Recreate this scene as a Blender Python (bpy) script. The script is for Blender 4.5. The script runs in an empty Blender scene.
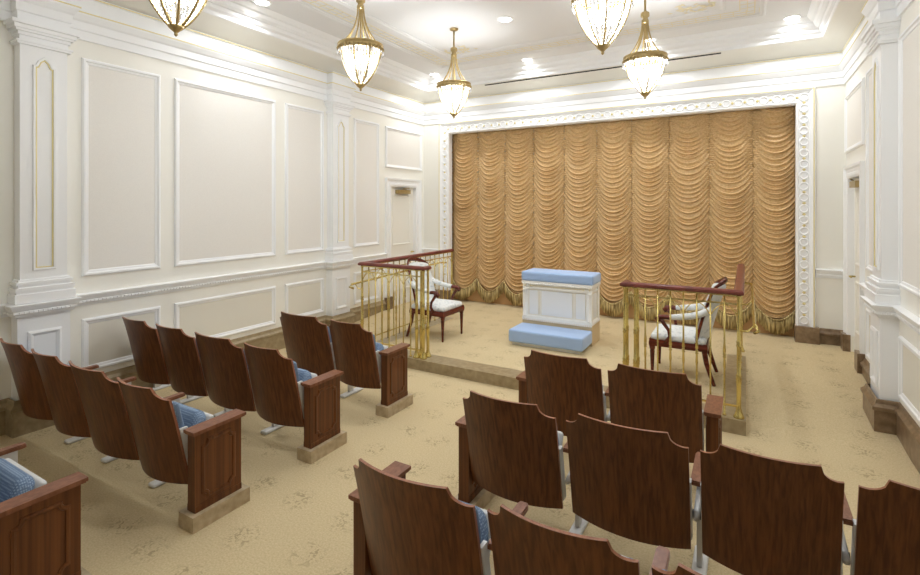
import bpy, math, random
from mathutils import Vector, Matrix
random.seed(7)
C = bpy.context.scene.collection
sc = bpy.context.scene
R = math.radians
# ------------------------------------------------------------------ camera, world, exposure
cam_d = bpy.data.cameras.new('camera'); cam = bpy.data.objects.new('camera', cam_d); C.objects.link(cam)
cam.location = (0, 0, 2.0); cam.rotation_euler = (R(90), 0, R(30))
cam_d.sensor_width = 36; cam_d.lens = 495.3 / 920 * 36
cam_d.shift_x = 0; cam_d.shift_y = -(287.5 - 205.4) / 920
cam_d.clip_start = 0.05
sc.camera = cam
world = bpy.data.worlds.new('world'); sc.world = world; world.use_nodes = True
world.node_tree.nodes['Background'].inputs[0].default_value = (1, .97, .93, 1)
world.node_tree.nodes['Background'].inputs[1].default_value = 0.3
sc.view_settings.view_transform = 'Standard'; sc.view_settings.look = 'None'
sc.view_settings.gamma = 1; sc.view_settings.use_curve_mapping = False
sc.view_settings.exposure = 0.66
DOWN_W = 7.5      # watts of each recessed downlight
CHAND_W = 33.0     # watts of each chandelier
BULB = 9.0        # emission strength of the chandelier bulbs
sc.cycles.max_bounces = 8; sc.cycles.diffuse_bounces = 6; sc.cycles.transparent_max_bounces = 24
sc.cycles.sample_clamp_indirect = 4
sc.cycles.caustics_reflective = False; sc.cycles.caustics_refractive = False

XL, XR, YB, YR = -5.63, 1.15, 8.28, -2.0
ZS = 0.125          # stage and door level
ZC = 4.45           # ceiling

# ------------------------------------------------------------------ materials
def srgb(r, g, b):
    f = lambda c: (c/255/12.92) if c/255 <= .04045 else ((c/255+.055)/1.055)**2.4
    return (f(r), f(g), f(b), 1)
def mat(name, col, rough=.6, metal=0.0, spec=.4, noise=None, bump=None, **kw):
    m = bpy.data.materials.new(name); m.use_nodes = True
    nt = m.node_tree; b = nt.nodes['Principled BSDF']
    b.inputs['Base Color'].default_value = col; b.inputs['Roughness'].default_value = rough
    b.inputs['Metallic'].default_value = metal; b.inputs['Specular IOR Level'].default_value = spec
    for k, v in kw.items(): b.inputs[k.replace('_', ' ')].default_value = v
    tc = nt.nodes.new('ShaderNodeTexCoord')
    if noise:   # (scale vector, colour 2, detail)
        mp = nt.nodes.new('ShaderNodeMapping'); mp.inputs['Scale'].default_value = noise[0]
        nt.links.new(tc.outputs['Object'], mp.inputs[0])
        n = nt.nodes.new('ShaderNodeTexNoise'); n.inputs['Scale'].default_value = 1; n.inputs['Detail'].default_value = noise[2]
        nt.links.new(mp.outputs[0], n.inputs['Vector'])
        cr = nt.nodes.new('ShaderNodeValToRGB'); e = cr.color_ramp.elements
        e[0].position = noise[3] if len(noise) > 3 else .35; e[1].position = noise[4] if len(noise) > 4 else .65
        e[0].color = noise[1]; e[1].color = col
        nt.links.new(n.outputs['Fac'], cr.inputs[0]); nt.links.new(cr.outputs[0], b.inputs['Base Color'])
    if bump:    # (scale, strength)
        n2 = nt.nodes.new('ShaderNodeTexNoise'); n2.inputs['Scale'].default_value = bump[0]; n2.inputs['Detail'].default_value = 4
        nt.links.new(tc.outputs['Object'], n2.inputs['Vector'])
        bp = nt.nodes.new('ShaderNodeBump'); bp.inputs['Strength'].default_value = bump[1]; bp.inputs['Distance'].default_value = .01
        nt.links.new(n2.outputs['Fac'], bp.inputs['Height']); nt.links.new(bp.outputs[0], b.inputs['Normal'])
    return m
M = {}
M['cream'] = mat('cream_paint', srgb(243, 241, 233), .55)
M['pink'] = mat('blush_wall_fabric', srgb(239, 236, 230), .8, noise=((90, 90, 90), srgb(236, 233, 227), 2))
M['beige'] = mat('lower_panel_paint', srgb(230, 226, 214), .6)
M['white'] = mat('white_gloss_paint', srgb(246, 247, 248), .35)
M['ceil'] = mat('ceiling_paint', srgb(229, 228, 227), .6)
M['softgold'] = mat('pale_gilding', srgb(232, 221, 190), .5)
M['goldline'] = mat('gilded_line', srgb(232, 218, 160), .4, .1)
M['brass'] = mat('polished_brass', srgb(222, 202, 128), .27, .92)
M['brassd'] = mat('aged_brass', srgb(186, 164, 116), .38, .85)
M['marble'] = mat('brown_marble', srgb(170, 153, 122), .35, noise=((16, 16, 16), srgb(142, 124, 92), 9, .3, .7))
M['marbled'] = mat('dark_brown_marble', srgb(146, 124, 98), .3, noise=((14, 14, 14), srgb(110, 88, 64), 9, .3, .68))
M['stonel'] = mat('light_stone_plinth', srgb(192, 174, 144), .4, noise=((20, 20, 20), srgb(162, 142, 110), 8, .3, .7))
M['metal'] = mat('light_grey_metal', srgb(205, 205, 205), .35, .3)
M['plastic'] = mat('off_white_plastic', srgb(216, 216, 214), .45)
M['black'] = mat('black_rubber', srgb(25, 25, 25), .6)
M['slot'] = mat('dark_slot', srgb(30, 29, 28), .8)
M['mahog'] = mat('mahogany', srgb(112, 48, 32), .25, noise=((3, 40, 40), srgb(74, 28, 18), 4))
M['handrail'] = mat('mahogany_handrail', srgb(124, 62, 52), .3, noise=((8, 8, 8), srgb(96, 44, 36), 4))
M['lining'] = mat('tan_lining', srgb(196, 156, 108), .8)
M['blue'] = mat('pale_blue_velvet', srgb(160, 186, 224), .85, bump=(250, .1), Sheen_Weight=.3)
M['fabw'] = mat('floral_upholstery', srgb(226, 228, 226), .8, noise=((26, 26, 26), srgb(196, 200, 202), 3, .36, .46))
M['altar'] = mat('antique_white_paint', srgb(244, 243, 238), .4)
M['altarp'] = mat('altar_panel_white', srgb(236, 239, 242), .3)
M['plinthc'] = mat('tan_plinth', srgb(212, 190, 150), .8)
def wood(name, c1, c2, rough=.32):
    m = bpy.data.materials.new(name); m.use_nodes = True; nt = m.node_tree; b = nt.nodes['Principled BSDF']
    tc = nt.nodes.new('ShaderNodeTexCoord'); mp = nt.nodes.new('ShaderNodeMapping')
    mp.inputs['Scale'].default_value = (60, 30, .45)
    oi = nt.nodes.new('ShaderNodeObjectInfo')
    ml = nt.nodes.new('ShaderNodeVectorMath'); ml.operation = 'SCALE'; ml.inputs[0].default_value = (7, 3, 5)
    nt.links.new(oi.outputs['Random'], ml.inputs['Scale'])
    ad = nt.nodes.new('ShaderNodeVectorMath'); ad.operation = 'ADD'
    nt.links.new(tc.outputs['Object'], ad.inputs[0]); nt.links.new(ml.outputs[0], ad.inputs[1])
    nt.links.new(ad.outputs[0], mp.inputs[0])
    n = nt.nodes.new('ShaderNodeTexNoise'); n.inputs['Scale'].default_value = 1; n.inputs['Detail'].default_value = 3; n.inputs['Distortion'].default_value = .4
    nt.links.new(mp.outputs[0], n.inputs['Vector'])
    cr = nt.nodes.new('ShaderNodeValToRGB'); e = cr.color_ramp.elements; e[0].position = .36; e[1].position = .66; e[0].color = c1; e[1].color = c2
    nt.links.new(n.outputs['Fac'], cr.inputs[0]); nt.links.new(cr.outputs[0], b.inputs['Base Color'])
    b.inputs['Roughness'].default_value = rough; b.inputs['Specular IOR Level'].default_value = .28
    return m
M['wood'] = wood('sapele_veneer', srgb(84, 48, 23), srgb(115, 69, 36))
M['woodcap'] = wood('armrest_wood', srgb(116, 72, 50), srgb(138, 92, 68), .3)
M['woodedge'] = wood('back_edge_wood', srgb(138, 88, 62), srgb(158, 106, 78), .35)
def fabric_blue():
    m = bpy.data.materials.new('blue_woven_fabric'); m.use_nodes = True; nt = m.node_tree; b = nt.nodes['Principled BSDF']
    tc = nt.nodes.new('ShaderNodeTexCoord'); v = nt.nodes.new('ShaderNodeTexVoronoi'); v.inputs['Scale'].default_value = 95; v.inputs['Randomness'].default_value = .1
    nt.links.new(tc.outputs['Object'], v.inputs['Vector'])
    cr = nt.nodes.new('ShaderNodeValToRGB'); e = cr.color_ramp.elements; e[0].position = .25; e[1].position = .5
    e[0].color = srgb(150, 170, 192); e[1].color = srgb(100, 120, 146)
    nt.links.new(v.outputs['Distance'], cr.inputs[0]); nt.links.new(cr.outputs[0], b.inputs['Base Color'])
    b.inputs['Roughness'].default_value = .85
    return m
M['seatblue'] = fabric_blue()
def carpet():
    m = bpy.data.materials.new('patterned_carpet'); m.use_nodes = True; nt = m.node_tree; b = nt.nodes['Principled BSDF']; L = nt.links.new
    tc = nt.nodes.new('ShaderNodeTexCoord')
    v = nt.nodes.new('ShaderNodeTexVoronoi'); v.voronoi_dimensions = '2D'; v.inputs['Scale'].default_value = 2.6; v.inputs['Randomness'].default_value = .35
    L(tc.outputs['Object'], v.inputs['Vector'])
    mask = nt.nodes.new('ShaderNodeMapRange'); mask.inputs[1].default_value = .12; mask.inputs[2].default_value = .36; mask.inputs[3].default_value = 1; mask.inputs[4].default_value = 0
    L(v.outputs['Distance'], mask.inputs[0])
    n = nt.nodes.new('ShaderNodeTexNoise'); n.inputs['Scale'].default_value = 27; n.inputs['Detail'].default_value = 2.5; n.inputs['Distortion'].default_value = 1.5
    L(tc.outputs['Object'], n.inputs['Vector'])
    sp = nt.nodes.new('ShaderNodeMapRange'); sp.inputs[1].default_value = .53; sp.inputs[2].default_value = .60
    L(n.outputs['Fac'], sp.inputs[0])
    mu = nt.nodes.new('ShaderNodeMath'); mu.operation = 'MULTIPLY'; L(mask.outputs[0], mu.inputs[0]); L(sp.outputs[0], mu.inputs[1])
    mu2 = nt.nodes.new('ShaderNodeMath'); mu2.operation = 'MULTIPLY'; L(mu.outputs[0], mu2.inputs[0]); mu2.inputs[1].default_value = .52
    n2 = nt.nodes.new('ShaderNodeTexNoise'); n2.inputs['Scale'].default_value = 90; n2.inputs['Detail'].default_value = 2
    L(tc.outputs['Object'], n2.inputs['Vector'])
    cr = nt.nodes.new('ShaderNodeValToRGB'); e = cr.color_ramp.elements; e[0].position = .3; e[1].position = .7
    e[0].color = srgb(194, 175, 136); e[1].color = srgb(213, 195, 158)
    L(n2.outputs['Fac'], cr.inputs[0])
    mx = nt.nodes.new('ShaderNodeMix'); mx.data_type = 'RGBA'; L(mu2.outputs[0], mx.inputs['Factor']); L(cr.outputs[0], mx.inputs[6]); mx.inputs[7].default_value = srgb(130, 112, 84)
    L(mx.outputs[2], b.inputs['Base Color']); b.inputs['Roughness'].default_value = .95; b.inputs['Specular IOR Level'].default_value = .1
    bp = nt.nodes.new('ShaderNodeBump'); bp.inputs['Strength'].default_value = .25; bp.inputs['Distance'].default_value = .01
    L(n2.outputs['Fac'], bp.inputs['Height']); L(bp.outputs[0], b.inputs['Normal'])
    return m
M['carpet'] = carpet()
M['curtain'] = mat('gold_satin_drapery', srgb(226, 193, 142), .34, noise=((40, 40, 60), srgb(200, 160, 104), 5, .3, .65), Sheen_Weight=.2)
M['fringe'] = mat('gold_fringe', srgb(226, 206, 148), .5, noise=((60, 60, 6), srgb(136, 112, 62), 3, .42, .58))
def emis(name, col, s):
    m = bpy.data.materials.new(name); m.use_nodes = True; b = m.node_tree.nodes['Principled BSDF']
    b.inputs['Emission Color'].default_value = col; b.inputs['Emission Strength'].default_value = s; return m
M['lamp'] = emis('lamp_lens', (1, .97, .92, 1), 9)
M['bulb'] = emis('candle_bulb', (1, .985, .96, 1), BULB)
def crystal():
    m = bpy.data.materials.new('crystal_beads'); m.use_nodes = True; nt = m.node_tree; L = nt.links.new
    o = nt.nodes['Material Output']; nt.nodes.remove(nt.nodes['Principled BSDF'])
    t = nt.nodes.new('ShaderNodeBsdfTransparent'); t.inputs[0].default_value = (.97, .97, .97, 1)
    g = nt.nodes.new('ShaderNodeBsdfGlossy'); g.inputs['Roughness'].default_value = .12
    tr = nt.nodes.new('ShaderNodeBsdfTranslucent'); tr.inputs[0].default_value = (.95, .95, .95, 1)
    m1 = nt.nodes.new('ShaderNodeMixShader'); m1.inputs[0].default_value = .5; L(g.outputs[0], m1.inputs[1]); L(tr.outputs[0], m1.inputs[2])
    m2 = nt.nodes.new('ShaderNodeMixShader'); m2.inputs[0].default_value = .5; L(t.outputs[0], m2.inputs[1]); L(m1.outputs[0], m2.inputs[2])
    L(m2.outputs[0], o.inputs[0]); return m
M['crystal'] = crystal()

# ------------------------------------------------------------------ mesh helpers
class MB:
    def __init__(s): s.v = []; s.f = []; s.sm = []
    def add(s, vs, fs, smooth=False):
        o = len(s.v); s.v += [tuple(p) for p in vs]; s.f += [tuple(i+o for i in f) for f in fs]; s.sm += [smooth]*len(fs); return s
    def box(s, x0, x1, y0, y1, z0, z1, bev=0.0):
        if bev > 0: return s.rbox(x0, x1, y0, y1, z0, z1, bev)
        return s.add([(x0,y0,z0),(x1,y0,z0),(x1,y1,z0),(x0,y1,z0),(x0,y0,z1),(x1,y0,z1),(x1,y1,z1),(x0,y1,z1)],
            [(0,3,2,1),(4,5,6,7),(0,1,5,4),(1,2,6,5),(2,3,7,6),(3,0,4,7)])
    def rbox(s, x0, x1, y0, y1, z0, z1, r, n=4, puff=0.0, fn=None):
        # rounded box: cube-sphere style grid; fn maps points afterwards
        c = Vector(((x0+x1)/2, (y0+y1)/2, (z0+z1)/2)); h = Vector(((x1-x0)/2, (y1-y0)/2, (z1-z0)/2)); r = min(r, *h)
        def ticks(hh):
            a = [-hh + r*(1-math.cos(math.pi/2*i/n)) for i in range(n)]
            mid = [-(hh-r) + 2*(hh-r)*i/6 for i in range(7)]
            return sorted(set(round(t, 6) for t in a + mid + [-q for q in a]))
        def rnd(p):
            q = Vector([max(-h[i]+r, min(h[i]-r, p[i])) for i in range(3)]); d = p-q
            if d.length > 1e-9: p = q + d.normalized()*r
            if puff: 
                k = (1-(p.x/h.x)**2)*(1-(p.y/h.y)**2); p = Vector((p.x, p.y, p.z + (puff*k if p.z > 0 else 0)))
            p = p + c
            return fn(p) if fn else p
        for ax in range(3):
            a, b = [(1,2),(2,0),(0,1)][ax]; ta, tb = ticks(h[a]), ticks(h[b])
            for sg in (-1, 1):
                vs = []
                for i in ta:
                    for j in tb:
                        p = Vector((0,0,0)); p[ax] = sg*h[ax]; p[a] = i; p[b] = j; vs.append(rnd(p))
                nb = len(tb); fs = []
                for i in range(len(ta)-1):
                    for j in range(nb-1):
                        q = (i*nb+j, (i+1)*nb+j, (i+1)*nb+j+1, i*nb+j+1); fs.append(q if sg > 0 else q[::-1])
                s.add(vs, fs, True)
        return s
    def lathe(s, prof, x, y, n=16, ang0=0.0, z0=0.0):   # prof: (r, z)
        vs = []; fs = []
        for r, z in prof:
            for k in range(n):
                a = ang0 + 2*math.pi*k/n; vs.append((x+r*math.cos(a), y+r*math.sin(a), z0+z))
        m = len(prof)
        for i in range(m-1):
            for k in range(n):
                k2 = (k+1) % n; fs.append((i*n+k, i*n+k2, (i+1)*n+k2, (i+1)*n+k))
        fs.append(tuple(range(n))[::-1]); fs.append(tuple((m-1)*n+k for k in range(n)))
        return s.add(vs, fs, True)
    def tube(s, pts, r, n=8, squash=None):       # r number or list
        pts = [Vector(p) for p in pts]; vs = []; fs = []; m = len(pts)
        up = None
        for i, p in enumerate(pts):
            t = (pts[min(i+1, m-1)] - pts[max(i-1, 0)]).normalized()
            if up is None:
                up = Vector((0,0,1)) if abs(t.z) < .9 else Vector((1,0,0))
            u = (up - t*up.dot(t))
            if u.length < 1e-6: u = Vector((1,0,0))
            u.normalize(); w = t.cross(u); up = u
            rr = r[i] if isinstance(r, (list, tuple)) else r
            for k in range(n):
                a = 2*math.pi*k/n
                ru = rr*(squash[0] if squash else 1); rw = rr*(squash[1] if squash else 1)
                vs.append(p + u*math.cos(a)*ru + w*math.sin(a)*rw)
        for i in range(m-1):
            for k in range(n):
                k2 = (k+1) % n; fs.append((i*n+k, i*n+k2, (i+1)*n+k2, (i+1)*n+k))
        fs.append(tuple(range(n))[::-1]); fs.append(tuple((m-1)*n+k for k in range(n)))
        return s.add(vs, fs, True)
    def sweep(s, path, prof, mapf=lambda a, b, q: (a, b, q), closed=True, smooth=False):
        # path in a plane (a,b), profile (offset to the left of travel, q)
        n = len(path); vs = []; fs = []; m = len(prof)
        for i in range(n):
            p = Vector(path[i])
            def nrm(a, b): d = (Vector(b)-Vector(a)).normalized(); return Vector((-d.y, d.x))
            ns = []
            if closed or i > 0: ns.append(nrm(path[i-1], path[i]))
            if closed or i < n-1: ns.append(nrm(path[i], path[(i+1) % n]))
            mv = ns[0] if len(ns) == 1 else (ns[0]+ns[1]) / max(.15, 1+ns[0].dot(ns[1]))
            for o, q in prof:
                a = p + mv*o; vs.append(mapf(a.x, a.y, q))
        for i in range(n if closed else n-1):
            j = (i+1) % n
            for k in range(m-1):
                fs.append((i*m+k, i*m+k+1, j*m+k+1, j*m+k))
        if not closed:
            fs.append(tuple(range(m))); fs.append(tuple((n-1)*m+k for k in range(m))[::-1])
        return s.add(vs, fs, smooth)
    def prism(s, poly, q0, q1, mapf=lambda a, b, q: (a, b, q)):
        n = len(poly); vs = [mapf(a, b, q0) for a, b in poly] + [mapf(a, b, q1) for a, b in poly]
        fs = [tuple(range(n))[::-1], tuple(range(n, 2*n))] + [(i, (i+1) % n, (i+1) % n+n, i+n) for i in range(n)]
        return s.add(vs, fs)
    def xf(s, mtx):
        s.v = [tuple(mtx @ Vector(p)) for p in s.v]; return s
    def build(s, name, m, parent=None, kind=None, label=None):
        me = bpy.data.meshes.new(name); me.from_pydata(s.v, [], s.f); me.update()
        import bmesh
        bm = bmesh.new(); bm.from_mesh(me); bmesh.ops.recalc_face_normals(bm, faces=bm.faces); bm.to_mesh(me); bm.free()
        me.polygons.foreach_set('use_smooth', s.sm)
        ml = m if isinstance(m, list) else [m]
        for q in ml: me.materials.append(q)
        o = bpy.data.objects.new(name, me); C.objects.link(o)
        if parent: o.parent = parent
        if kind: o['kind'] = kind
        if label: o['label'] = label
        return o
def struct(name, mb, m, parent=None): return mb.build(name, m, parent, kind='structure' if parent is None else None)
def thing(name, label, cat, loc=(0,0,0), rotz=0, group=None):
    o = bpy.data.objects.new(name, None); C.objects.link(o); o.empty_display_size = .1
    o.location = loc; o.rotation_euler = (0, 0, rotz); o['label'] = label; o['category'] = cat
    if group: o['group'] = group
    return o
def dup(root, loc, label, rotz=None):
    r = root.copy(); C.objects.link(r); r.location = loc; r['label'] = label
    if rotz is not None: r.rotation_euler = (0, 0, rotz)
    for ch in list(root.children):
        c = ch.copy(); C.objects.link(c); c.parent = r
        for g in ch.children:
            d = g.copy(); C.objects.link(d); d.parent = c
    return r

# ------------------------------------------------------------------ floor, ramps, stage
Y0r, Y1r = 5.15, 7.1
SX0, SX1, SY = -4.42, 0.0, 4.955
fl = MB()
def rampz(y): return 0 if y <= Y0r else ZS if y >= Y1r else ZS*(y-Y0r)/(Y1r-Y0r)
fl.box(XL-.1, XR+.1, YR-.1, Y0r, -.1, 0)
for a, b in ((XL-.1, SX0+.02), (SX1-.02, XR+.1)):
    fl.prism([(Y0r, -.1), (Y1r, -.1), (Y1r, ZS), (Y0r, 0)], a, b, lambda y, z, x: (x, y, z))
fl.box(XL-.1, XR+.1, Y1r, 8.9, -.1, ZS)
struct('floor', fl, M['carpet'])
st = MB(); st.box(SX0+.2, SX1-.2, SY+.26, Y1r+.003, 0, ZS)
stage = struct('floor', st, M['carpet'])
mb = MB(); mb.box(SX0, SX1, SY, SY+.26, .0, ZS+.001, 0)
mb.box(SX0, SX0+.2, SY+.26, Y1r, 0, ZS+.001); mb.box(SX1-.2, SX1, SY+.26, Y1r, 0, ZS+.001)
struct('trim_1', mb, M['marble'])

# ------------------------------------------------------------------ walls
DY0, DY1, DZ = 7.2, 8.0, 2.35
def wall_side(name, x0, x1):
    w = MB(); w.box(x0, x1, YR-.1, DY0, 0, 4.6); w.box(x0, x1, DY1, YB+.7, 0, 4.6); w.box(x0, x1, DY0, DY1, DZ, 4.6)
    return struct(name, w, M['cream'])
wall_side('wall_left', XL-.2, XL); wall_side('wall_right', XR, XR+.2)
OX0, OX1, OZ = -5.02, .602, 3.40
w = MB(); w.box(XL-.1, OX0, YB, YB+.09, 0, 4.6); w.box(OX1, XR+.1, YB, YB+.09, 0, 4.6); w.box(OX0, OX1, YB, YB+.09, OZ, 4.6)
w.box(XL-.2, XR+.2, 8.78, 8.9, 0, 4.6); struct('wall_back', w, M['cream'])
w = MB(); w.box(XL-.2, XR+.2, YR-.15, YR, 0, 4.6); struct('wall_rear', w, M['cream'])
w = MB(); w.box(XL-.2, XR+.2, YR-.15, 8.9, ZC, ZC+.15); struct('ceiling', w, M['ceil'])

mapL = lambda y, z, q: (XL+q, y, z)
mapR = lambda y, z, q: (XR-q, y, z)
mapB = lambda x, z, q: (x, YB-q, z)
PIL = [(1.83, 2.18), (5.63, 5.98)]
def perim(d, ywid=0.0):      # ccw interior perimeter with pilaster breaks of depth d
    p = [(XL, YR), (XR, YR)]
    for a, b in PIL: p += [(XR, a-ywid), (XR-d, a-ywid), (XR-d, b+ywid), (XR, b+ywid)]
    p += [(XR, YB), (XL, YB)]
    for a, b in PIL[::-1]: p += [(XL, b+ywid), (XL+d, b+ywid), (XL+d, a-ywid), (XL, a-ywid)]
    return p
# entablature and cove
e = MB(); e.sweep(perim(.11), [(0,3.617),(.018,3.617),(.022,3.70),(.035,3.71),(.035,3.785),(.05,3.80),(.075,3.845),(.08,3.865),(.035,3.885),(.035,4.02),(.05,4.05),(-.12,4.05)])
struct('trim_2', e, M['white'])
e = MB(); e.sweep(perim(0), [(0,4.04),(.04,4.045),(.06,4.075),(.10,4.12),(.16,4.165),(.22,4.19),(.275,4.205)], smooth=True)
e2 = MB(); e2.sweep(perim(0), [(.275,4.205),(.285,4.215),(.285,4.255),(.315,4.28),(.325,4.32),(.345,4.325),(.375,4.35),(.39,4.39),(.42,4.40),(.45,4.43),(.47,4.452)])
struct('trim_3', e, M['cream']); struct('trim_4', e2, M['white'])
g = MB(); g.sweep(perim(.11), [(.078,3.862),(.084,3.862),(.084,3.872),(.078,3.872)])
g.sweep(perim(.11), [(.05,4.03),(.054,4.03),(.054,4.04),(.05,4.04)])
struct('trim_5', g, M['goldline'])
# chair rail (open runs), baseboards
def runs(d, yw=0.0, door=(7.04, 8.16)):
    L_ = [(XL, door[0])]
    for a, b in PIL[::-1]: L_ += [(XL, b+yw), (XL+d, b+yw), (XL+d, a-yw), (XL, a-yw)]
    L_ += [(XL, YR), (XR, YR)]
    for a, b in PIL: L_ += [(XR, a-yw), (XR-d, a-yw), (XR-d, b+yw), (XR, b+yw)]
    L_ += [(XR, door[0])]
    return L_
crp = [(0,1.02),(.012,1.02),(.016,1.045),(.03,1.05),(.03,1.075),(.04,1.085),(.055,1.115),(.06,1.13),(0,1.14)]
cr = MB(); cr.sweep(runs(.14, .03), crp, closed=False)
cr.sweep([(XR, 8.16), (XR, YB), (.825, YB)], crp, closed=False); cr.sweep([(-5.25, YB), (XL, YB), (XL, 8.16)], crp, closed=False)
def beads(mb, path, o, z, step=.034):
    for i in range(len(path)-1):
        a, b = Vector(path[i]), Vector(path[i+1]); d = b-a; ln = d.length
        if ln < .05: continue
        d.normalize(); nn = Vector((-d.y, d.x)); k = int(ln/step)
        for j in range(k):
            c = a + d*(step*(j+.5)) + nn*o
            if c.y < 1.2: continue
            hx = abs(d.x)*.011 + abs(nn.x)*.006; hy = abs(d.y)*.011+abs(nn.y)*.006
            mb.box(c.x-hx, c.x+hx, c.y-hy, c.y+hy, z-.009, z+.009)
beads(cr, runs(.14, .03), .034, 1.062)
struct('trim_6', cr, M['white'])
bsp = [(0,0),(.03,0),(.03,.21),(.045,.22),(.045,.245),(.02,.27),(.012,.30),(0,.305)]
def basepath(lst, zoff=0.0, mb=None): 
    mb.sweep(lst, [(o, z if z == 0 else z+zoff) for o, z in bsp], closed=False)
bb = MB(); p = runs(.15, .04); half = p.index((XL, YR))
basepath(p[:half+2], 0, bb); struct('baseboard_left', bb, M['marble'])
bb = MB(); basepath(p[half+1:], 0, bb); struct('baseboard_right', bb, M['marbled'])
bb = MB(); basepath([(XR, 8.16), (XR, YB), (.86, YB)], .03, bb); basepath([(-5.27, YB), (XL, YB), (XL, 8.16)], .03, bb)
bb.box(.585, .86, YB-.1, YB+.085, 0, .345); bb.box(-5.27, -5.005, YB-.1, YB+.085, 0, .345)
for s, x in ((1, XL), (-1, XR)):
    for a, b in ((7.03, 7.21), (7.99, 8.17)):
        bb.box(min(x-.01*s, x+.07*s), max(x-.01*s, x+.07*s), a, b, 0, .34)
struct('baseboard_back', bb, M['marbled'])

# pilasters
def pilaster(mapf, a, b, idx):
    c = (a+b)/2; D = .12
    m = MB()
    def bx(y0, y1, z0, z1, q): m.prism([(y0, z0), (y1, z0), (y1, z1), (y0, z1)], -.01, q, mapf)
    bx(a-.02, b+.02, 0, 1.05, D+.01)
    bx(a, b, 1.3, 3.45, D)
    for z0, z1, e_ in ((1.14,1.22,.05),(1.22,1.245,.035),(1.245,1.275,.045),(1.275,1.30,.02),(1.30,1.325,.035),(1.325,1.345,.015)):
        bx(a-e_, b+e_, z0, z1, D+e_)
    for z0, z1, e_ in ((3.42,3.44,.025),(3.44,3.455,.035),(3.455,3.50,.006),(3.50,3.53,.02),(3.53,3.55,.04),(3.55,3.585,.055),(3.585,3.617,.075)):
        bx(a-e_, b+e_, z0, z1, D+e_)
    # entablature block
    o = struct('trim_%d' % idx, m, M['white'])
    # recessed shaft panel outline with ogee top, gilded
    w_ = .065; z0, z1 = 1.44, 3.24
    outline = [(c-w_, z0), (c+w_, z0), (c+w_, z1), (c+w_*.75, z1+.005), (c+w_*.45, z1+.05), (c, z1+.075), (c-w_*.45, z1+.05), (c-w_*.75, z1+.005), (c-w_, z1)]
    g = MB(); g.sweep(outline, [(0, D), (.0, D+.008), (.009, D+.008), (.009, D)], mapf); g.build('gold_line', M['goldline'], o)
    g = MB(); g.sweep(outline, [(-.022, D), (-.018, D+.014), (-.002, D+.012), (-.001, D)], mapf)
    pl = [(a+.05, .38), (b-.05, .38), (b-.05, .88), (a+.05, .88)]
    g.sweep(pl, [(0, D+.01), (.0, D+.022), (.02, D+.03), (.035, D+.02), (.045, D+.01)], mapf); g.build('moulding', M['white'], o)
    return o
k = 7
for mf in (mapL, mapR):
    for a, b in PIL: pilaster(mf, a, b, k); k += 1
# wall panels: frame and field
fprof = [(0, 0), (0, .012), (.012, .026), (.028, .026), (.036, .014), (.055, .010), (.062, .002), (.062, 0)]
def panel(mf, a0, a1, z0, z1, idx, field):
    m = MB(); m.sweep([(a0, z0), (a1, z0), (a1, z1), (a0, z1)], fprof, mf)
    o = struct('trim_%d' % idx, m, M['white'])
    f = MB(); f.prism([(a0+.058, z0+.058), (a1-.058, z0+.058), (a1-.058, z1-.058), (a0+.058, z1-.058)], -.005, .004, mf)
    f.build('panel_field', field, o)
US = [(-.9, .60), (.75, 1.68), (2.343, 3.095), (3.25, 4.646), (4.81, 5.542), (6.225, 6.87)]
for mf in (mapL, mapR):
    for a, b in US:
        panel(mf, a, b, 1.303, 3.445, k, M['pink']); k += 1
        panel(mf, a, b, .36, .888, k, M['beige']); k += 1
    panel(mf, 7.05, 8.20, 2.685, 3.43, k, M['pink']); k += 1
# doors
for s, mf, n, txt in ((1, mapL, 1, 'left'), (-1, mapR, 2, 'right')):
    x = XL if s > 0 else XR
    leaf = MB(); leaf.prism([(DY0, ZS), (DY1, ZS), (DY1, DZ), (DY0, DZ)], -.10, -.05, mf)
    for z0, z1 in ((.4, 1.05), (1.25, 2.2)):
        leaf.sweep([(DY0+.12, z0), (DY1-.12, z0), (DY1-.12, z1), (DY0+.12, z1)], [(0, -.05), (0, -.04), (.02, -.035), (.035, -.045), (.035, -.05)], mf)
    d = struct('door_%d' % n, leaf, M['cream'])
    cl = MB(); cl.prism([(DY0+.22, DZ-.13), (DY0+.60, DZ-.13), (DY0+.60, DZ-.055), (DY0+.22, DZ-.055)], -.05, .03, mf)
    co = cl.build('door_closer', M['brassd'], d)
    ar = MB(); ar.tube([mf(DY0+.5, DZ-.05, .0), mf(DY0+.3, DZ-.035, .06), mf(DY0+.55, DZ-.02, .03)], .009, 6); ar.build('closer_arm', M['brassd'], co)
    hd = MB(); hd.tube([mf(DY1-.07, 1.1, -.05), mf(DY1-.07, 1.1, .01), mf(DY1-.17, 1.1, .01)], .011, 8); hd.build('door_handle', M['brass'], d)
    cs = MB()
    path = [(DY1, ZS+.2), (DY1, DZ), (DY0, DZ), (DY0, ZS+.2)]
    cs.sweep(path, [(.006, -.108), (.006, .02), (-.02, .03), (-.05, .03), (-.06, .02), (-.10, .022), (-.12, .04), (-.15, .045), (-.15, -.01)], mf, closed=False)
    struct('trim_%d' % k, cs, M['white']); k += 1

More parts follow.
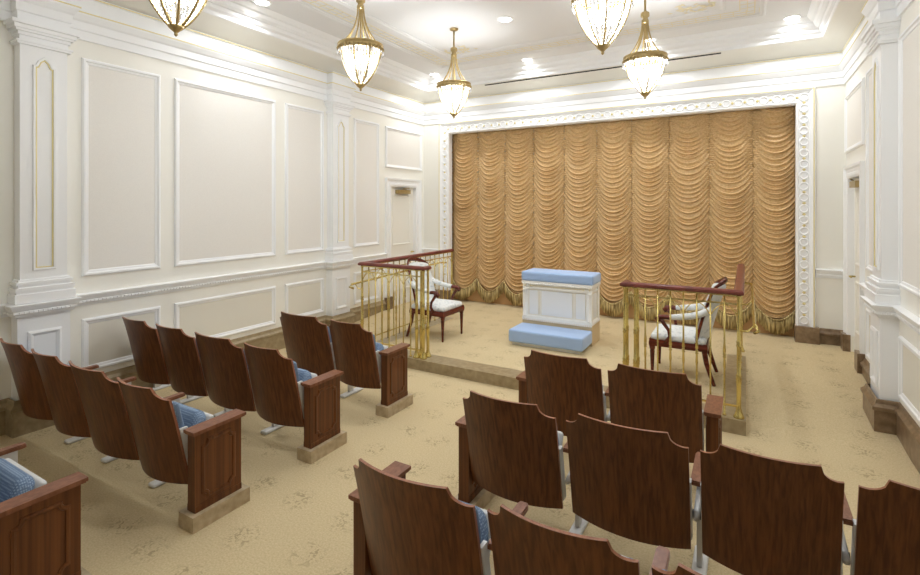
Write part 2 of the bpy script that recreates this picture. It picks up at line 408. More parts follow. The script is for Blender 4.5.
# proscenium frame with guilloche
pr = MB(); path = [(OX1, ZS+.2), (OX1, OZ), (OX0, OZ), (OX0, ZS+.2)]
pr.sweep(path, [(0.004, -.095), (0.004, .03), (-.018, .045), (-.03, .032), (-.145, .032), (-.155, .045), (-.175, .05), (-.182, .06), (-.205, .06), (-.215, .03), (-.222, 0)], mapB, closed=False)
arch = struct('trim_%d' % k, pr, M['white']); k += 1
rg = MB(); ro = MB()
def ring(cx, cz, ra, rt=.011):
    n, m = 16, 6; vs = []; fs = []
    for i in range(n):
        a = 2*math.pi*i/n
        for j in range(m):
            b = 2*math.pi*j/m; rr = ra + rt*math.cos(b); vs.append((cx+rr*math.cos(a), YB-.034-rt*.9*math.sin(b), cz+rr*math.sin(a)))
    for i in range(n):
        for j in range(m): fs.append((i*m+j, ((i+1) % n)*m+j, ((i+1) % n)*m+(j+1) % m, i*m+(j+1) % m))
    rg.add(vs, fs, True)
def rosette(cx, cz, r_=.024):
    vs = [(cx, YB-.05, cz)]; n = 8
    for i in range(n):
        a = 2*math.pi*i/n; rr = r_*(1 if i % 2 == 0 else .7); vs.append((cx+rr*math.cos(a), YB-.034, cz+rr*math.sin(a)))
    ro.add(vs, [(0, i+1, (i+1) % n+1) for i in range(n)], True)
bc = .088; zt_ = OZ+bc
xs0, xs1 = OX0-bc, OX1+bc; nt_ = 37
for i in range(nt_+1):
    x = xs0+(xs1-xs0)*i/nt_; ring(x, zt_, .050)
    if i < nt_: rosette(x+(xs1-xs0)/nt_/2, zt_)
nv = 20; zb = .42
for x in (xs0, xs1):
    for i in range(1, nv+1):
        z = zt_-(zt_-zb)*i/nv; ring(x, z, .050)
        rosette(x, z+(zt_-zb)/nv/2)
rg.build('ring_ornament', M['white'], arch); ro.build('gilded_rosettes', M['goldline'], arch)
g = MB(); g.sweep(path, [(-.192, .06), (-.192, .064), (-.204, .064), (-.204, .06)], mapB, closed=False); g.build('gold_line', M['goldline'], arch)

# ------------------------------------------------------------------ ceiling mouldings and painted ornament
def cmap(a, b, q): return (a, b, ZC-q)
m = MB()
for (x0, x1, y0, y1) in ((-4.70, .22, -1.0, 7.45), (-4.26, -.22, -.55, 7.02)):
    m.sweep([(x0, y0), (x1, y0), (x1, y1), (x0, y1)], [(0, -.005), (0, .012), (.012, .022), (.03, .026), (.05, .016), (.07, .012), (.075, -.005)], cmap)
struct('trim_%d' % k, m, M['ceil']); k += 1
g = MB()
def strip(x0, x1, y0, y1): g.box(x0, x1, y0, y1, ZC-.004, ZC+.005)
for q0, q1 in ((.12, .132), (.20, .208), (.28, .292)):
    x0, x1, y0, y1 = -4.70+q0, .22-q0, -1+q0, 7.45-q0; t = q1-q0
    strip(x0, x1, y1-t, y1); strip(x0, x1, y0, y0+t); strip(x0, x0+t, y0, y1); strip(x1-t, x1, y0, y1)
n = 60
for i in range(n):
    y = -1+8.45*(i+.5)/n
    strip(-4.58, -4.42, y-.005, y+.005); strip(-.06, .10, y-.005, y+.005)
for i in range(34):
    x = -4.70+4.92*(i+.5)/34; strip(x-.005, x+.005, 7.17, 7.33)
# floral scrolls in the field corners
def scroll(cx, cy, sx, sy):
    rr = random.Random(3)
    for i in range(44):
        a = rr.uniform(0, 2*math.pi); d = rr.uniform(.03, 1)
        px = cx + sx*(.30*d*math.cos(a) + .02); py = cy + sy*(.17*d*math.sin(a))
        t = rr.uniform(0, math.pi); la, lb = rr.uniform(.025, .06), rr.uniform(.010, .02)
        vs = [(px+la*math.cos(u)*math.cos(t)-lb*math.sin(u)*math.sin(t), py+la*math.cos(u)*math.sin(t)+lb*math.sin(u)*math.cos(t), ZC-.006) for u in [2*math.pi*q/8 for q in range(8)]]
        g.add(vs+[(px, py, ZC-.016)], [(q, (q+1) % 8, 8) for q in range(8)])
for cx, sx in ((-.62, 1), (-3.86, -1)):
    for cy in (6.75, 4.3, 1.8): scroll(cx, cy, sx, 1)
struct('trim_%d' % k, g, M['softgold']); k += 1
# linear air slot in the cove soffit
s_ = MB(); s_.box(-4.12, -.31, YB-.245, YB-.215, 4.186, 4.30)
o = s_.build('air_slot', M['slot']); o['label'] = 'long black linear air slot in the soffit above the curtain'; o['category'] = 'vent'

# ------------------------------------------------------------------ downlights
DL = [(-5.03, 7.76, 'white recessed downlight in the far left ceiling corner'), (-3.18, 7.76, 'recessed downlight right of the far left chandelier, near the black slot'),
      (-1.24, 7.76, 'recessed downlight hidden behind the far right chandelier'), (.52, 7.76, 'round recessed downlight in the far right ceiling corner'),
      (-2.74, 5.94, 'recessed downlight in the middle ceiling field between the chandeliers'),
      (-5.05, 3.98, 'round recessed downlight above the left wall, cut by the top of the picture'), (.55, 3.98, 'recessed downlight above the right wall'),
      (-2.24, 2.1, 'recessed downlight over the aisle')]
tr_ = MB(); tr_.sweep([(.085*math.cos(2*math.pi*i/24), .085*math.sin(2*math.pi*i/24)) for i in range(24)], [(0, 0), (0, .012), (-.015, .012), (-.025, 0)], lambda a, b, q: (a, b, -q), smooth=True)
ln_ = MB(); ln_.lathe([(.083, 0), (.083, -.004)], 0, 0, 24)
first = None
for x, y, lab in DL:
    if first is None:
        first = thing('downlight', lab, 'ceiling light', (x, y, ZC), group='recessed ceiling downlights')
        tr_.build('trim_ring', M['white'], first); ln_.build('lens', M['lamp'], first); t = first
    else: t = dup(first, (x, y, ZC), lab)
    ld = bpy.data.lights.new('downlight_lamp', 'AREA'); ld.shape = 'DISK'; ld.size = .16; ld.energy = DOWN_W; ld.color = (.96, .98, 1); ld.spread = R(140)
    lo = bpy.data.objects.new('downlight_lamp', ld); C.objects.link(lo); lo.location = (x, y, ZC-.03)

# ------------------------------------------------------------------ chandeliers
def chandelier(loc, label):
    t = thing('chandelier', label, 'chandelier', loc, group='crystal bowl chandeliers')     # local z=0 at the bowl tip finial
    R0, ZR = .232, .43
    def bowl(z):          # radius at height z (0.06..ZR)
        u = (ZR-z)/(ZR-.06); return .185*max(0, 1-u**1.75)**.9 + .026
    bd = MB(); bd.lathe([(R0-.012, ZR-.015), (R0+.003, ZR-.012), (R0+.003, ZR-.004), (R0-.005, ZR), (R0-.005, ZR+.040), (R0+.006, ZR+.044), (R0+.006, ZR+.056), (R0-.012, ZR+.058)], 0, 0, 32)
    bd.f.pop(); bd.sm.pop(); bd.f.pop(); bd.sm.pop()
    for i in range(32):
        a = 2*math.pi*i/32; bd.lathe([(.004, -.016), (.012, -.004), (.012, .004), (.004, .014)], (R0+.004)*math.cos(a), (R0+.004)*math.sin(a), 6, z0=ZR+.01)
    bd.build('rim_band', M['brassd'], t)
    ca = MB(); ca.lathe([(.012, 1.02), (.012, 1.25)], 0, 0, 8); ca.lathe([(.012, 1.215), (.035, 1.222), (.058, 1.235), (.062, 1.25)], 0, 0, 16)
    ca.build('ceiling_rod', M['brassd'], t)
    hb = MB(); hb.lathe([(.02, .86), (.036, .87), (.040, .885), (.030, .90), (.030, .93), (.048, .94), (.048, .975), (.040, .985), (.016, .99), (.010, 1.03)], 0, 0, 16)
    hb.build('hub', M['brassd'], t)
    for i in range(8):
        a = 2*math.pi*(i+.5)/8; pts = []
        for j in range(9):
            u = j/8; r_ = .032 + (R0-.04)*(u**2.3); pts.append((r_*math.cos(a), r_*math.sin(a), .90-(.90-ZR-.02)*u))
        q = MB(); q.tube(pts, .0075, 6); q.build('arm', M['brassd'], t)
        pts = []
        for j in range(11):
            z = ZR-.01-(ZR-.07)*(j/10); r_ = bowl(z)+.007; pts.append((r_*math.cos(a), r_*math.sin(a), z))
        q = MB(); q.tube(pts, .0085, 6, squash=(.8, 1.3)); q.build('rib', M['brassd'], t)
    fn = MB(); fn.lathe([(.050, .078), (.054, .07), (.040, .052), (.020, .036), (.010, .024), (.013, .016), (.010, .008), (.002, 0)], 0, 0, 16); fn.build('finial', M['brassd'], t)
    # bead strands lining the bowl, and a hanging ring of prisms
    cb = MB()
    def bead(x, y, z, r_, h):
        cb.add([(x, y, z+h), (x+r_, y, z), (x, y+r_, z), (x-r_, y, z), (x, y-r_, z), (x, y, z-h)], [(0,1,2),(0,2,3),(0,3,4),(0,4,1),(5,2,1),(5,3,2),(5,4,3),(5,1,4)])
    for i in range(40):
        a = 2*math.pi*i/40
        for j in range(18):
            z = ZR-.01-(ZR-.09)*(j/17.0)
            if j > 11 and i % 2: continue
            r_ = bowl(z)-.006; bead(r_*math.cos(a), r_*math.sin(a), z, .0095*(1 if j < 12 else .8), .0118)
    for i in range(40):
        a = 2*math.pi*(i+.5)/40; r_ = R0+.004; bead(r_*math.cos(a), r_*math.sin(a), ZR-.032, .009, .024)
    cb.build('crystal_strands', M['crystal'], t, kind='stuff')
    bl = MB()
    for i in range(6):
        a = 2*math.pi*i/6; x, y = .105*math.cos(a), .105*math.sin(a)
        bl = MB(); bl.lathe([(.004, .0), (.016, .012), (.019, .03), (.012, .055), (.003, .075)], x, y, 8, z0=.30); b_ = bl.build('bulb', M['bulb'], t)
        sk = MB(); sk.lathe([(.010, .245), (.010, .30)], x, y, 8); sk.tube([(x, y, .25), (x*.5, y*.5, .235), (0, 0, .25)], .005, 5); sk.build('candle_socket', M['plastic'], t)
    cs = MB(); cs.lathe([(.008, .24), (.008, .90)], 0, 0, 8); cs.build('centre_stem', M['brassd'], t)
    return t
CH = [((-3.51, 2.04, 3.20), 'crystal bowl chandelier at the top left, only its lower bowl in the picture'),
      ((-3.51, 3.99, 3.20), 'brass and crystal bowl chandelier over the left block, second from the left'),
      ((-3.51, 5.91, 3.20), 'crystal bowl chandelier hanging farthest back at the left, on a full visible rod'),
      ((-.99, 3.99, 3.20), 'nearest crystal bowl chandelier on the right, its top cut off by the picture edge'),
      ((-.99, 5.91, 3.20), 'crystal bowl chandelier in front of the right half of the curtain top'),
      ((-.99, 2.04, 3.20), 'crystal bowl chandelier nearest the viewer above the right block')]
c0 = chandelier(*CH[0])
for loc, lab in CH[1:]: dup(c0, loc, lab)
for loc, lab in CH:
    ld = bpy.data.lights.new('chandelier_lamp', 'POINT'); ld.energy = CHAND_W; ld.shadow_soft_size = .10; ld.color = (.92, .96, 1)
    lo = bpy.data.objects.new('chandelier_lamp', ld); C.objects.link(lo); lo.location = (loc[0], loc[1], loc[2]+.30)

# ------------------------------------------------------------------ curtain (Austrian shade)
YC = 8.53; CX0, CX1 = -5.075, .66; NS = 10; SW = (CX1-CX0)/NS
cur = thing('curtain', 'gold festooned satin curtain with scalloped fringe filling the arch behind the stage', 'curtain', ((CX0+CX1)/2, YC, ZS))
cur_off = Vector(((CX0+CX1)/2, YC, ZS))
def hsh(i, j): 
    return random.Random(i*131+j*17+5).random()
def zbot(s): return .365 + .22*abs(s)**1.8
ZT = 3.52; D = .25
def fold(ph, col):      # rounded cloth rolls with sharp valleys
    k_ = math.floor(ph); f = ph-k_; am = .75+.5*hsh(k_, col)
    return am*(math.exp(-((f-.5)/.13)**2)+.35*f)
cm = MB(); NX, NZ = 28, 600
for c in range(NS):
    vs = []
    for i in range(NX+1):
        s = -1+2*i/NX; x = CX0+SW*(c+.5+.5*s)
        for j in range(NZ+1):
            w_ = j/NZ; zb = zbot(s); z = zb+(ZT-zb)*w_
            sag = D*(1-abs(s)**2.3)*(.95+.10*math.sin(2.1*z+c*1.7))
            ph = (z+sag)/.074 + .25*math.sin((z+sag)*9+c*2.3)
            a = fold(ph, c)
            edge = 1-abs(s)**5
            b_ = fold((z+sag*1.12)/.033+c*.37, c+40)
            d_ = .038*a*(.75+.25*edge) + .012*b_ + .055*(1-s*s) + .010*math.sin(46*z+6*hsh(c, 3))*(abs(s)**8)
            if z - zb < .02: d_ *= .8
            vs.append((x-cur_off.x, YC-.02-d_-cur_off.y, z-cur_off.z))
    fs = []
    for i in range(NX):
        for j in range(NZ):
            q = i*(NZ+1)+j; fs.append((q, q+NZ+1, q+NZ+2, q+1))
    cm.add(vs, fs, True)
cb_ = cm.build('festooned_drape', M['curtain'], cur)
for c in range(NS):
    f = MB(); ns = 64; rr = random.Random(c)
    # braid header
    pts = []
    for i in range(25):
        s = -1+2*i/24; pts.append((CX0+SW*(c+.5+.5*s)-cur_off.x, -.085-.08*(1-s*s), zbot(s)-.004-cur_off.z))
    f.tube(pts, .014, 6)
    for i in range(ns):
        s = -1+2*(i+.5)/ns; x = CX0+SW*(c+.5+.5*s)-cur_off.x; y = -.085-.08*(1-s*s)+rr.uniform(-.008, .008); z = zbot(s)-cur_off.z; ln = .20+rr.uniform(-.012, .012)
        f.tube([(x, y, z), (x+rr.uniform(-.003, .003), y, z-ln*.5), (x+rr.uniform(-.004, .004), y, z-ln)], [.0042, .0055, .007], 4)
    f.build('fringe', M['fringe'], cur)
lb = MB(); lb.box(CX0-cur_off.x, CX1-cur_off.x, -.012, .0, .004, .6); lb.build('lining', M['lining'], cur)

# ------------------------------------------------------------------ brass railings
def bal_prof(h, knob=True):
    if not knob: return [(.0075, 0), (.0075, h)]
    m_ = h*.5
    return [(.016, 0), (.016, .012), (.009, .02), (.008, m_-.13), (.012, m_-.10), (.008, m_-.03), (.016, m_-.018), (.009, m_-.008), (.016, m_+.004), (.009, m_+.016), (.014, m_+.03), (.008, m_+.11), (.0075, h)]
def post_prof(h):
    return [(.044, 0), (.044, .012), (.034, .03), (.030, .045), (.024, .06), (.022, .08), (.019, .09), (.019, .30), (.025, .31), (.019, .325), (.026, .34), (.019, .355), (.025, .37), (.017, .385),
            (.016, .62), (.022, .635), (.016, .65), (.022, .665), (.015, .68), (.014, h-.03), (.020, h-.015), (.020, h)]
def railing(name, label, sx, cx):
    """front run along local x from the outer corner (0,0) to the inner cluster (W), side run along +y. sx mirrors."""
    t = thing(name, label, 'railing', (cx, 5.02, ZS), 0, 'brass stage railings')
    W, LB, HT = .915, 2.30, 1.085
    f = lambda x, y, z: (sx*x, y, z)
    hr = MB(); P_ = lambda pts: [f(*p) for p in pts]
    rp = [(-.035, 0), (-.042, .012), (-.038, .03), (-.02, .042), (.02, .042), (.038, .03), (.042, .012), (.035, 0)]
    path = [(W+.06, .12), (W+.06, -.0), (0, 0), (0, LB)]
    if sx > 0: path2 = [(p[0], p[1]) for p in path]
    else: path2 = [(-p[0], p[1]) for p in path]
    hr.sweep(path2, [(o, HT+z) for o, z in rp], closed=False)
    hr.build('handrail', M['handrail'], t)
    # sub rails
    sr = MB()
    for z in (1.075, 1.0):
        q = .010 if z < 1.05 else .016
        for a, b in (((0, 0), (W+.06, 0)), ((0, 0), (0, LB))):
            x0, x1 = sorted((sx*a[0], sx*b[0])); sr.box(x0-q*.7, x1+q*.7, a[1]-q*.7, b[1]+q*.7, z-.006, z+.008)
    for a, b in (((0, 0), (W, 0)), ((0, 0), (0, LB))):
        x0, x1 = sorted((sx*a[0], sx*b[0])); sr.box(x0-.008, x1+.008, a[1]-.008, b[1]+.008, .09, .105)
    # arches between balusters
    def arc(p0, p1, z):
        p0, p1 = Vector(p0), Vector(p1)
        sr.tube([f(*(p0+(p1-p0)*(u/8)), z-.11*(2*u/8-1)**2) for u in range(9)], .005, 5)
    nb = 8; 
    for i in range(0, nb, 2): arc((.112*i, 0), (.112*(i+2) if i+2 < nb else W-.02, 0), .99)
    for i in range(9): arc((0, LB*i/9), (0, LB*(i+1)/9), .99)
    sr.build('brass_rails', M['brass'], t)
    for x, y in ((0, 0), (W-.04, -.0), (W+.06, 0), (W-.04, .10), (W+.06, .10), (0, LB)):
        q = MB(); q.lathe(post_prof(1.08), sx*x, y, 12); q.build('post', M['brass'], t)
    for i in range(1, 8):
        q = MB(); q.lathe(bal_prof(1.075, i % 2 == 1 or i == 4), sx*(.112*i), 0, 8); q.build('baluster', M['brass'], t)
    for i in range(1, 17):
        q = MB(); q.lathe(bal_prof(1.075, i % 2 == 1), 0, LB*i/17, 8); q.build('baluster', M['brass'], t)
    # outer ramp handrail on brackets
    hy = MB(); zz = lambda y: .80 - .06 + .06*min(1, max(0, y)/2)+.08
    hy.tube([f(-.12, -.03, zz(0)-.05), f(-.15, -.08, zz(0)-.02), f(-.13, -.06, zz(0)+.01), f(-.12, 0, zz(0)+.015), f(-.12, LB*.5, zz(1.1)+.02), f(-.12, LB-.2, zz(2.1)+.02), f(-.03, LB-.12, zz(2.1)+.02)], .014, 8)
    for y in (.0, LB*.5): hy.tube([f(0, y, zz(y)-.05), f(-.07, y, zz(y)-.05), f(-.12, y, zz(y)+.01)], .008, 6)
    hy.build('ramp_handrail', M['brass'], t)
    return t
railing('brass_railing', 'brass railing with dark red handrail on the left side of the altar', 1, -4.39)
railing('brass_railing', 'brass railing with dark red handrail on the right side of the altar', -1, -.055)

# ------------------------------------------------------------------ altar
al = thing('altar', 'white carved altar with gilt trim, pale blue padded top and kneeler, centre of the stage', 'altar', (-2.265, 6.57, ZS))
# local: x -.495...495, y 0...38, z above the stage
q = MB(); q.box(-.495, .495, .0, .40, 0, .275); q.build('plinth', M['plinthc'], al)
q = MB(); q.box(-.475, .475, .02, .38, .26, .80)
q.box(-.50, .50, -.005, .405, .27, .30); q.box(-.49, .49, .0, .395, .30, .315)
q.box(-.49, .49, .0, .395, .70, .712); q.box(-.505, .505, -.012, .41, .775, .81); q.box(-.497, .497, -.004, .402, .76, .775)
for x in (-.46, .46):
    for y in (.035, .365):
        q.box(x-.034, x+.034, y-.03, y+.03, .30, .775)
        q.lathe([(.030, .31), (.030, .325), (.023, .335), (.023, .66), (.03, .67), (.033, .69), (.033, .70)], x, y-.02 if y < .1 else y+.02, 10)
for i in range(33):
    x = -.485+.97*i/32; q.lathe([(.004, 0), (.012, .004), (.012, .012), (.003, .018)], x, -.008, 6, z0=.252)
    q.lathe([(.003, 0), (.012, .006), (.012, .013), (.004, .02)], x, -.012, 6, z0=.762)
ab = q.build('altar_body', M['altar'], al)
fr = [(0, 0), (0, .008), (.008, .012), (.016, .008), (.018, 0)]
am_ = lambda a, b, q_: (a, .02-q_, b)
pf = MB(); gl = MB()
for a0, a1 in ((-.405, -.265), (-.225, .225), (.265, .405)):
    pf.prism([(a0, .335), (a1, .335), (a1, .685), (a0, .685)], 0, .003, am_)
    gl.sweep([(a0, .335), (a1, .335), (a1, .685), (a0, .685)], [(0, 0), (0, .006), (.003, .006), (.003, 0)], am_)
sm_ = lambda a, b, q_: (.475+q_, a, b)
pf.prism([(.09, .335), (.31, .335), (.31, .685), (.09, .685)], 0, .003, sm_); gl.sweep([(.09, .335), (.31, .335), (.31, .685), (.09, .685)], [(0, 0), (0, .006), (.003, .006), (.003, 0)], sm_)
gl.box(-.37, .37, .012, .02, .735, .745)
for x in (-.38, .38, -.46, .46): gl.lathe([(.002, .725), (.014, .735), (.014, .745), (.002, .755)], x, .004, 8)
for x in (-.245, .245): gl.box(x-.0015, x+.0015, .014, .02, .34, .68)
pf.build('panel', M['altarp'], al); gl.build('gilt_trim', M['softgold'], al)
q = MB(); q.rbox(-.513, .513, -.02, .42, .808, .94, .03); q.build('top_cushion', M['blue'], al)
q = MB(); q.box(-.47, .45, -.42, -.0, 0, .045); q.build('kneeler_base', M['altar'], al)
q = MB(); q.rbox(-.505, .505, -.475, -.008, .045, .213, .025); q.build('kneeler_cushion', M['blue'], al)

# ------------------------------------------------------------------ armchairs
def armchair(label, loc, rz):
    t = thing('armchair', label, 'armchair', loc, rz, 'floral armchairs on the stage')
    for y in (-.26, .26):
        q = MB(); q.lathe([(.012, 0), (.016, .02), (.014, .035), (.024, .27), (.028, .28), (.020, .295), (.030, .31), (.030, .33), (.026, .34)], .27, y, 12)
        q.box(.242, .298, y-.028, y+.028, .335, .42); q.build('leg', M['mahog'], t)
        q = MB(); q.tube([(-.335, y*.98, 0), (-.30, y*.97, .10), (-.262, y*.95, .22), (-.245, y*.95, .33), (-.245, y*.95, .42)], [.018, .021, .025, .028, .028], 8); q.build('leg', M['mahog'], t)
    q = MB(); q.sweep([(-.26, -.265), (.285, -.275), (.285, .275), (-.26, .265)], [(-.015, .345), (-.018, .38), (-.01, .415), (.025, .415), (.025, .345)]); q.build('seat_rail', M['mahog'], t)
    q = MB(); q.rbox(-.26, .29, -.275, .275, .40, .475, .035, puff=.03); q.build('seat', M['fabw'], t)
    # back: leaning upholstered shell, arched top, wooden crest
    def lean(p):
        k_ = (p.z-.45); return Vector((p.x - .22*k_ - .10*k_*k_ + .10*(p.y/.27)**2, p.y*(1-.10*k_), p.z - .06*max(0, k_-.35)*(p.y/.25)**2*2))
    q = MB(); q.rbox(-.285, -.215, -.255, .255, .44, 1.03, .03, fn=lean); q.build('backrest', M['fabw'], t)
    q = MB(); pts = []
    for i in range(17):
        y = -.245+.49*i/16; pts.append(lean(Vector((-.255, y, 1.045+.035*(1-(y/.245)**2)))))
    q.tube(pts, [.012+.013*math.sin(math.pi*i/16) for i in range(17)], 8, squash=(1.3, .8))
    for s in (-1, 1):
        q.tube([lean(Vector((-.262, s*.262, z))) for z in (.40, .55, .7, .85, .98, 1.05)], .015, 8)
    q.build('crest_rail', M['mahog'], t)
    for s in (-1, 1):
        q = MB(); q.tube([(-.30, s*.245, .80), (-.22, s*.262, .74), (-.12, s*.275, .705), (.0, s*.282, .685), (.09, s*.285, .675)], [.035, .045, .045, .042, .034], 10, squash=(.8, 1)); q.build('arm_pad', M['fabw'], t)
        q = MB(); q.tube([(.06, s*.285, .665), (.13, s*.287, .672), (.19, s*.288, .665), (.215, s*.288, .64), (.20, s*.288, .615)], [.024, .026, .030, .028, .020], 8)
        q.tube([(.18, s*.287, .65), (.15, s*.285, .60), (.10, s*.282, .53), (.09, s*.28, .46), (.14, s*.275, .39)], [.022, .020, .018, .019, .022], 8); q.build('arm_support', M['mahog'], t)
    return t
armchair('carved mahogany armchair in white floral fabric behind the left brass railing, facing right', (-3.87, 6.02, ZS), 0)
armchair('carved mahogany armchair in white floral fabric inside the right brass railing, facing left', (-.62, 6.02, ZS), math.pi)

# ------------------------------------------------------------------ theatre seats
def yback(z):
    K = [(.20, .045), (.30, .020), (.40, .0), (.64, -.052), (.80, -.092), (.88, -.118), (.95, -.14)]
    for i in range(len(K)-1):
        if z <= K[i+1][0] or i == len(K)-2:
            u = (z-K[i][0])/(K[i+1][0]-K[i][0]); return K[i][1]+(K[i+1][1]-K[i][1])*u
def backrest(w):
    h = w/2; e_ = h; p = h-.088
    def ztop(x):
        ax = abs(x)
        if ax > p:
            qq = (e_-ax)/(e_-p); return .882-.08*math.sqrt(max(0, 1-qq*qq))
        return .882
    def zbt(x): return .225
    xs = sorted(set([round(v, 5) for v in [-e_+(e_-p)*i/8 for i in range(9)] + [-p+2*p*i/18 for i in range(19)] + [p+(e_-p)*i/8 for i in range(9)]]))
    NZ_ = 14; front = []; rear = []
    for x in xs:
        s = x/h
        for j in range(NZ_+1):
            z = zbt(x)+(ztop(x)-zbt(x))*j/NZ_
            y = yback(z) - .078*(1-s*s)
            rear.append((x, y, z)); front.append((x, y+.016, z))
    n1 = NZ_+1; N = len(xs); vs = rear+front; fs = []; o = len(rear)
    mb = MB(); fr_ = []
    for i in range(N-1):
        for j in range(NZ_):
            a = i*n1+j; fr_.append((a, a+1, a+n1+1, a+n1)); fr_.append((a+o, a+n1+o, a+n1+1+o, a+1+o))
    mb.add(vs, fr_, True)
    ed = []
    for i in range(N-1):
        a = i*n1+NZ_; ed.append((a, a+o, a+n1+o, a+n1)); a = i*n1; ed.append((a, a+n1, a+n1+o, a+o))
    for j in range(NZ_):
        ed.append((j, j+o, j+1+o, j+1)); a = (N-1)*n1+j; ed.append((a, a+1, a+1+o, a+o))
    return mb, vs, ed
def standard(t, x):
    q = MB(); q.box(x-.013, x+.013, .215, .275, .03, .56); q.box(x-.02, x+.02, .18, .31, .50, .575)
    q.tube([(x, .02, .40), (x, .12, .42), (x, .24, .44)], .016, 8)
    s_ = q.build('standard', M['metal'], t)
    q = MB(); q.rbox(x-.038, x+.038, .11, .42, 0, .028, .03, fn=lambda p: Vector((p.x*1.0, p.y, max(0, p.z)))); q.build('foot', M['plastic'], s_)
    q = MB(); q.lathe([(.02, 0), (.022, .01), (.022, .04), (.02, .05)], 0, 0, 10); q.xf(Matrix.Translation((x-.025, .12, .37)) @ Matrix.Rotation(R(90), 4, 'Y')); q.build('hinge', M['black'], s_)
    q = MB()
    pl = [(x-.027, .035), (x-.02, .003), (x+.02, .003), (x+.027, .035), (x+.027, .33), (x+.02, .35), (x-.02, .35), (x-.027, .33)]
    q.prism(pl, .577, .594); q.prism([(x+(a-x)*.86, .177+(b-.177)*.98) for a, b in pl], .594, .60)
    q.build('armrest', M['woodcap'], t)
def end_panel(t, x):
    q = MB(); q.box(x-.075, x+.075, -.035, .365, 0, .095); q.build('stone_plinth', M['stonel'], t)
    q = MB(); q.box(x-.037, x+.037, .0, .325, .095, .575)
    for s in (-1, 1):
        mf = (lambda a, b, c: (x+s*(.037+c), a, b))
        a0, a1, b0, b1, r_ = .055, .27, .17, .52, .035
        def sc_(cx, cz, ang0): return [(cx+r_*math.cos(R(ang0-u*22.5)), cz+r_*math.sin(R(ang0-u*22.5))) for u in range(5)]
        path = sc_(a0, b0, 90) + sc_(a1, b0, 180) + sc_(a1, b1, 270) + sc_(a0, b1, 360)
        q.sweep(path, [(-.012, 0), (-.01, .006), (.0, .009), (.01, .006), (.012, 0)], mf)
        q.sweep([(0.0, .095), (.325, .095), (.325, .135), (0, .135)][::1], [(0, 0), (0, .004), (.02, .004)], mf)
    q.build('end_panel', M['wood'], t)
    q = MB(); q.box(x-.046, x+.046, -.012, .345, .575, .583); q.box(x-.053, x+.053, -.018, .352, .583, .602, 0); q.build('armrest', M['woodcap'], t)
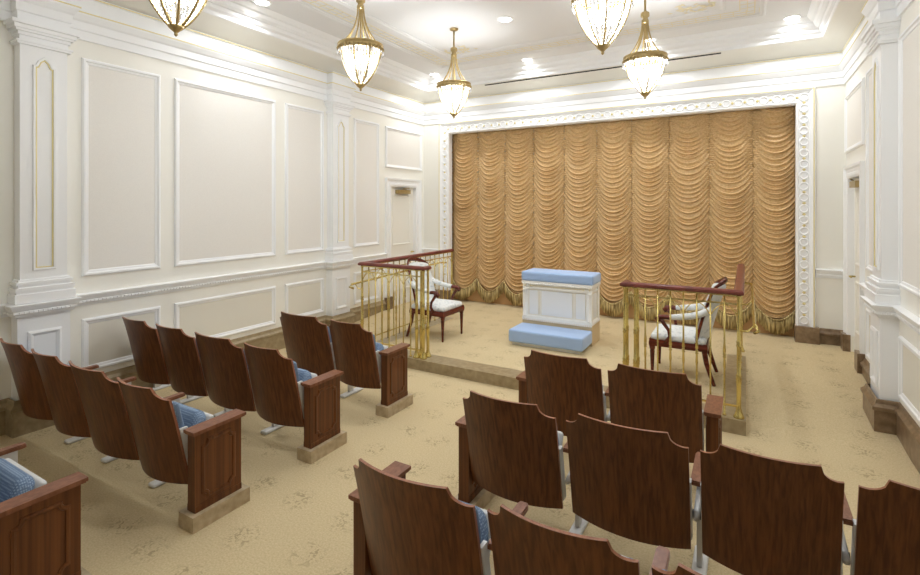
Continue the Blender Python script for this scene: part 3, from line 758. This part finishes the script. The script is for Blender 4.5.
def seat(label, xl, xr, yr, group, left=None, right=None, ls=None):
    xc = (xl+xr)/2; w = xr-xl
    t = thing('theatre_seat', label, 'theatre seat', (xc, yr, 0), group=group)
    mb, vs, ed = backrest(w)
    b = mb.build('backrest', M['wood'], t)
    m2 = MB(); m2.add(vs, ed, False); m2.build('edge_banding', M['woodedge'], b)
    hw = w/2-.012
    q = MB(); q.rbox(-hw, hw, .004, .062, .36, .775, .03, fn=lambda p: Vector((p.x, p.y+yback(p.z)-.07*(1-(p.x/hw)**2)+.012, p.z))); q.build('back_cushion', M['seatblue'], t)
    for s in (-1, 1):
        q = MB(); vv = []; xs_ = s*(w/2-.004)
        for z in (.27, .40, .5, .60):
            y = yback(z)+.018; vv += [(xs_-.009, y, z), (xs_+.009, y, z), (xs_+.009, y+.05, z), (xs_-.009, y+.05, z)]
        fs = [(0,1,2,3), (12,15,14,13)]
        for r_ in range(3):
            for k_ in range(4): fs.append((r_*4+k_, r_*4+(k_+1) % 4, r_*4+4+(k_+1) % 4, r_*4+4+k_))
        q.add(vv, fs); q.build('side_bracket', M['plastic'], t)
    # tip-up seat, folded: local slab rotated
    hs = w/2-.05; L_ = .305
    mt = Matrix.Translation((0, .115, .315)) @ Matrix.Rotation(R(65), 4, 'X')
    q = MB(); q.rbox(-hs, hs, 0, L_, .012, .105, .045, puff=.015, fn=lambda p: Vector((p.x*(1-.16*max(0, (p.y-.15)/.14)**2), p.y, p.z))); q.xf(mt); q.build('seat_cushion', M['seatblue'], t)
    q = MB(); q.rbox(-hs+.01, hs-.01, -.005, L_-.012, -.025, .016, .02); q.xf(mt); q.build('seat_pan', M['plastic'], t)
    if ls is not None: standard(t, ls-xc)
    if left is not None: end_panel(t, left-xc)
    if right is not None: 
        if right[0] == 'panel': end_panel(t, right[1]-xc)
        else: standard(t, right[1]-xc)
    return t
YROW = [.90, 1.83, 2.77, 3.725]     # rear edge of the end panels, from the nearest row to the front row
rn = ['nearest row', 'third row', 'second row', 'front row']
bs = 'wooden theatre seat, left block, '
GL = 'theatre seats of the left block'; GR = 'theatre seats of the right block'
LX = [(-5.52, -4.95), (-4.915, -4.34), (-4.305, -3.662), (-3.63, -3.066)]
PX = -2.985
pos = ['next to the left wall', 'second from the wall', 'third from the wall', 'with end panel on the aisle']
for r_ in (1, 2):
    for i, (a, b) in enumerate(LX):
        seat(bs + rn[r_] + ', ' + pos[i], a, b, YROW[r_], GL, right=('panel', PX) if i == 3 else None, ls=a-.02)
seat(bs + 'front row, the one nearer the wall', -4.33, -3.655, YROW[3], GL, ls=-4.35)
seat(bs + 'front row, the one with the aisle end panel', -3.613, -3.066, YROW[3], GL, right=('panel', PX), ls=-3.633)
seat(bs + 'cut by the left picture edge, nearest the viewer', -3.67, -3.066, YROW[0], GL, right=('panel', PX), ls=-3.69)
bs = 'wooden theatre seat seen from behind, right block, '
RX = [(-1.527, -.929), (-.868, -.246), (-.193, .368), (.418, 1.0)]
for i, (a, b) in enumerate(RX):
    seat(bs + 'middle row, ' + ['leftmost with aisle end panel', 'second from the left', 'third from the left', 'rightmost, cut by the picture edge'][i], a, b, YROW[2], GR,
         left=-1.572 if i == 0 else None, ls=None if i == 0 else a-.027, right=('std', 1.025) if i == 3 else None)
seat(bs + 'front row, left one with aisle end panel', -1.525, -.920, YROW[3]+.02, GR, left=-1.572)
seat(bs + 'front row, right one by the brass post', -.871, -.256, YROW[3]+.02, GR, ls=-.895, right=('panel', -.195))
seat(bs + 'nearest row, leftmost with armrest on the aisle', -1.565, -.938, YROW[1]-.01, GR, left=-1.61)
seat(bs + 'nearest row, middle, cut by the bottom edge', -.880, -.313, YROW[1], GR, ls=-.907)
seat(bs + 'nearest row, just its corner showing', -.270, .30, YROW[1], GR, ls=-.292)
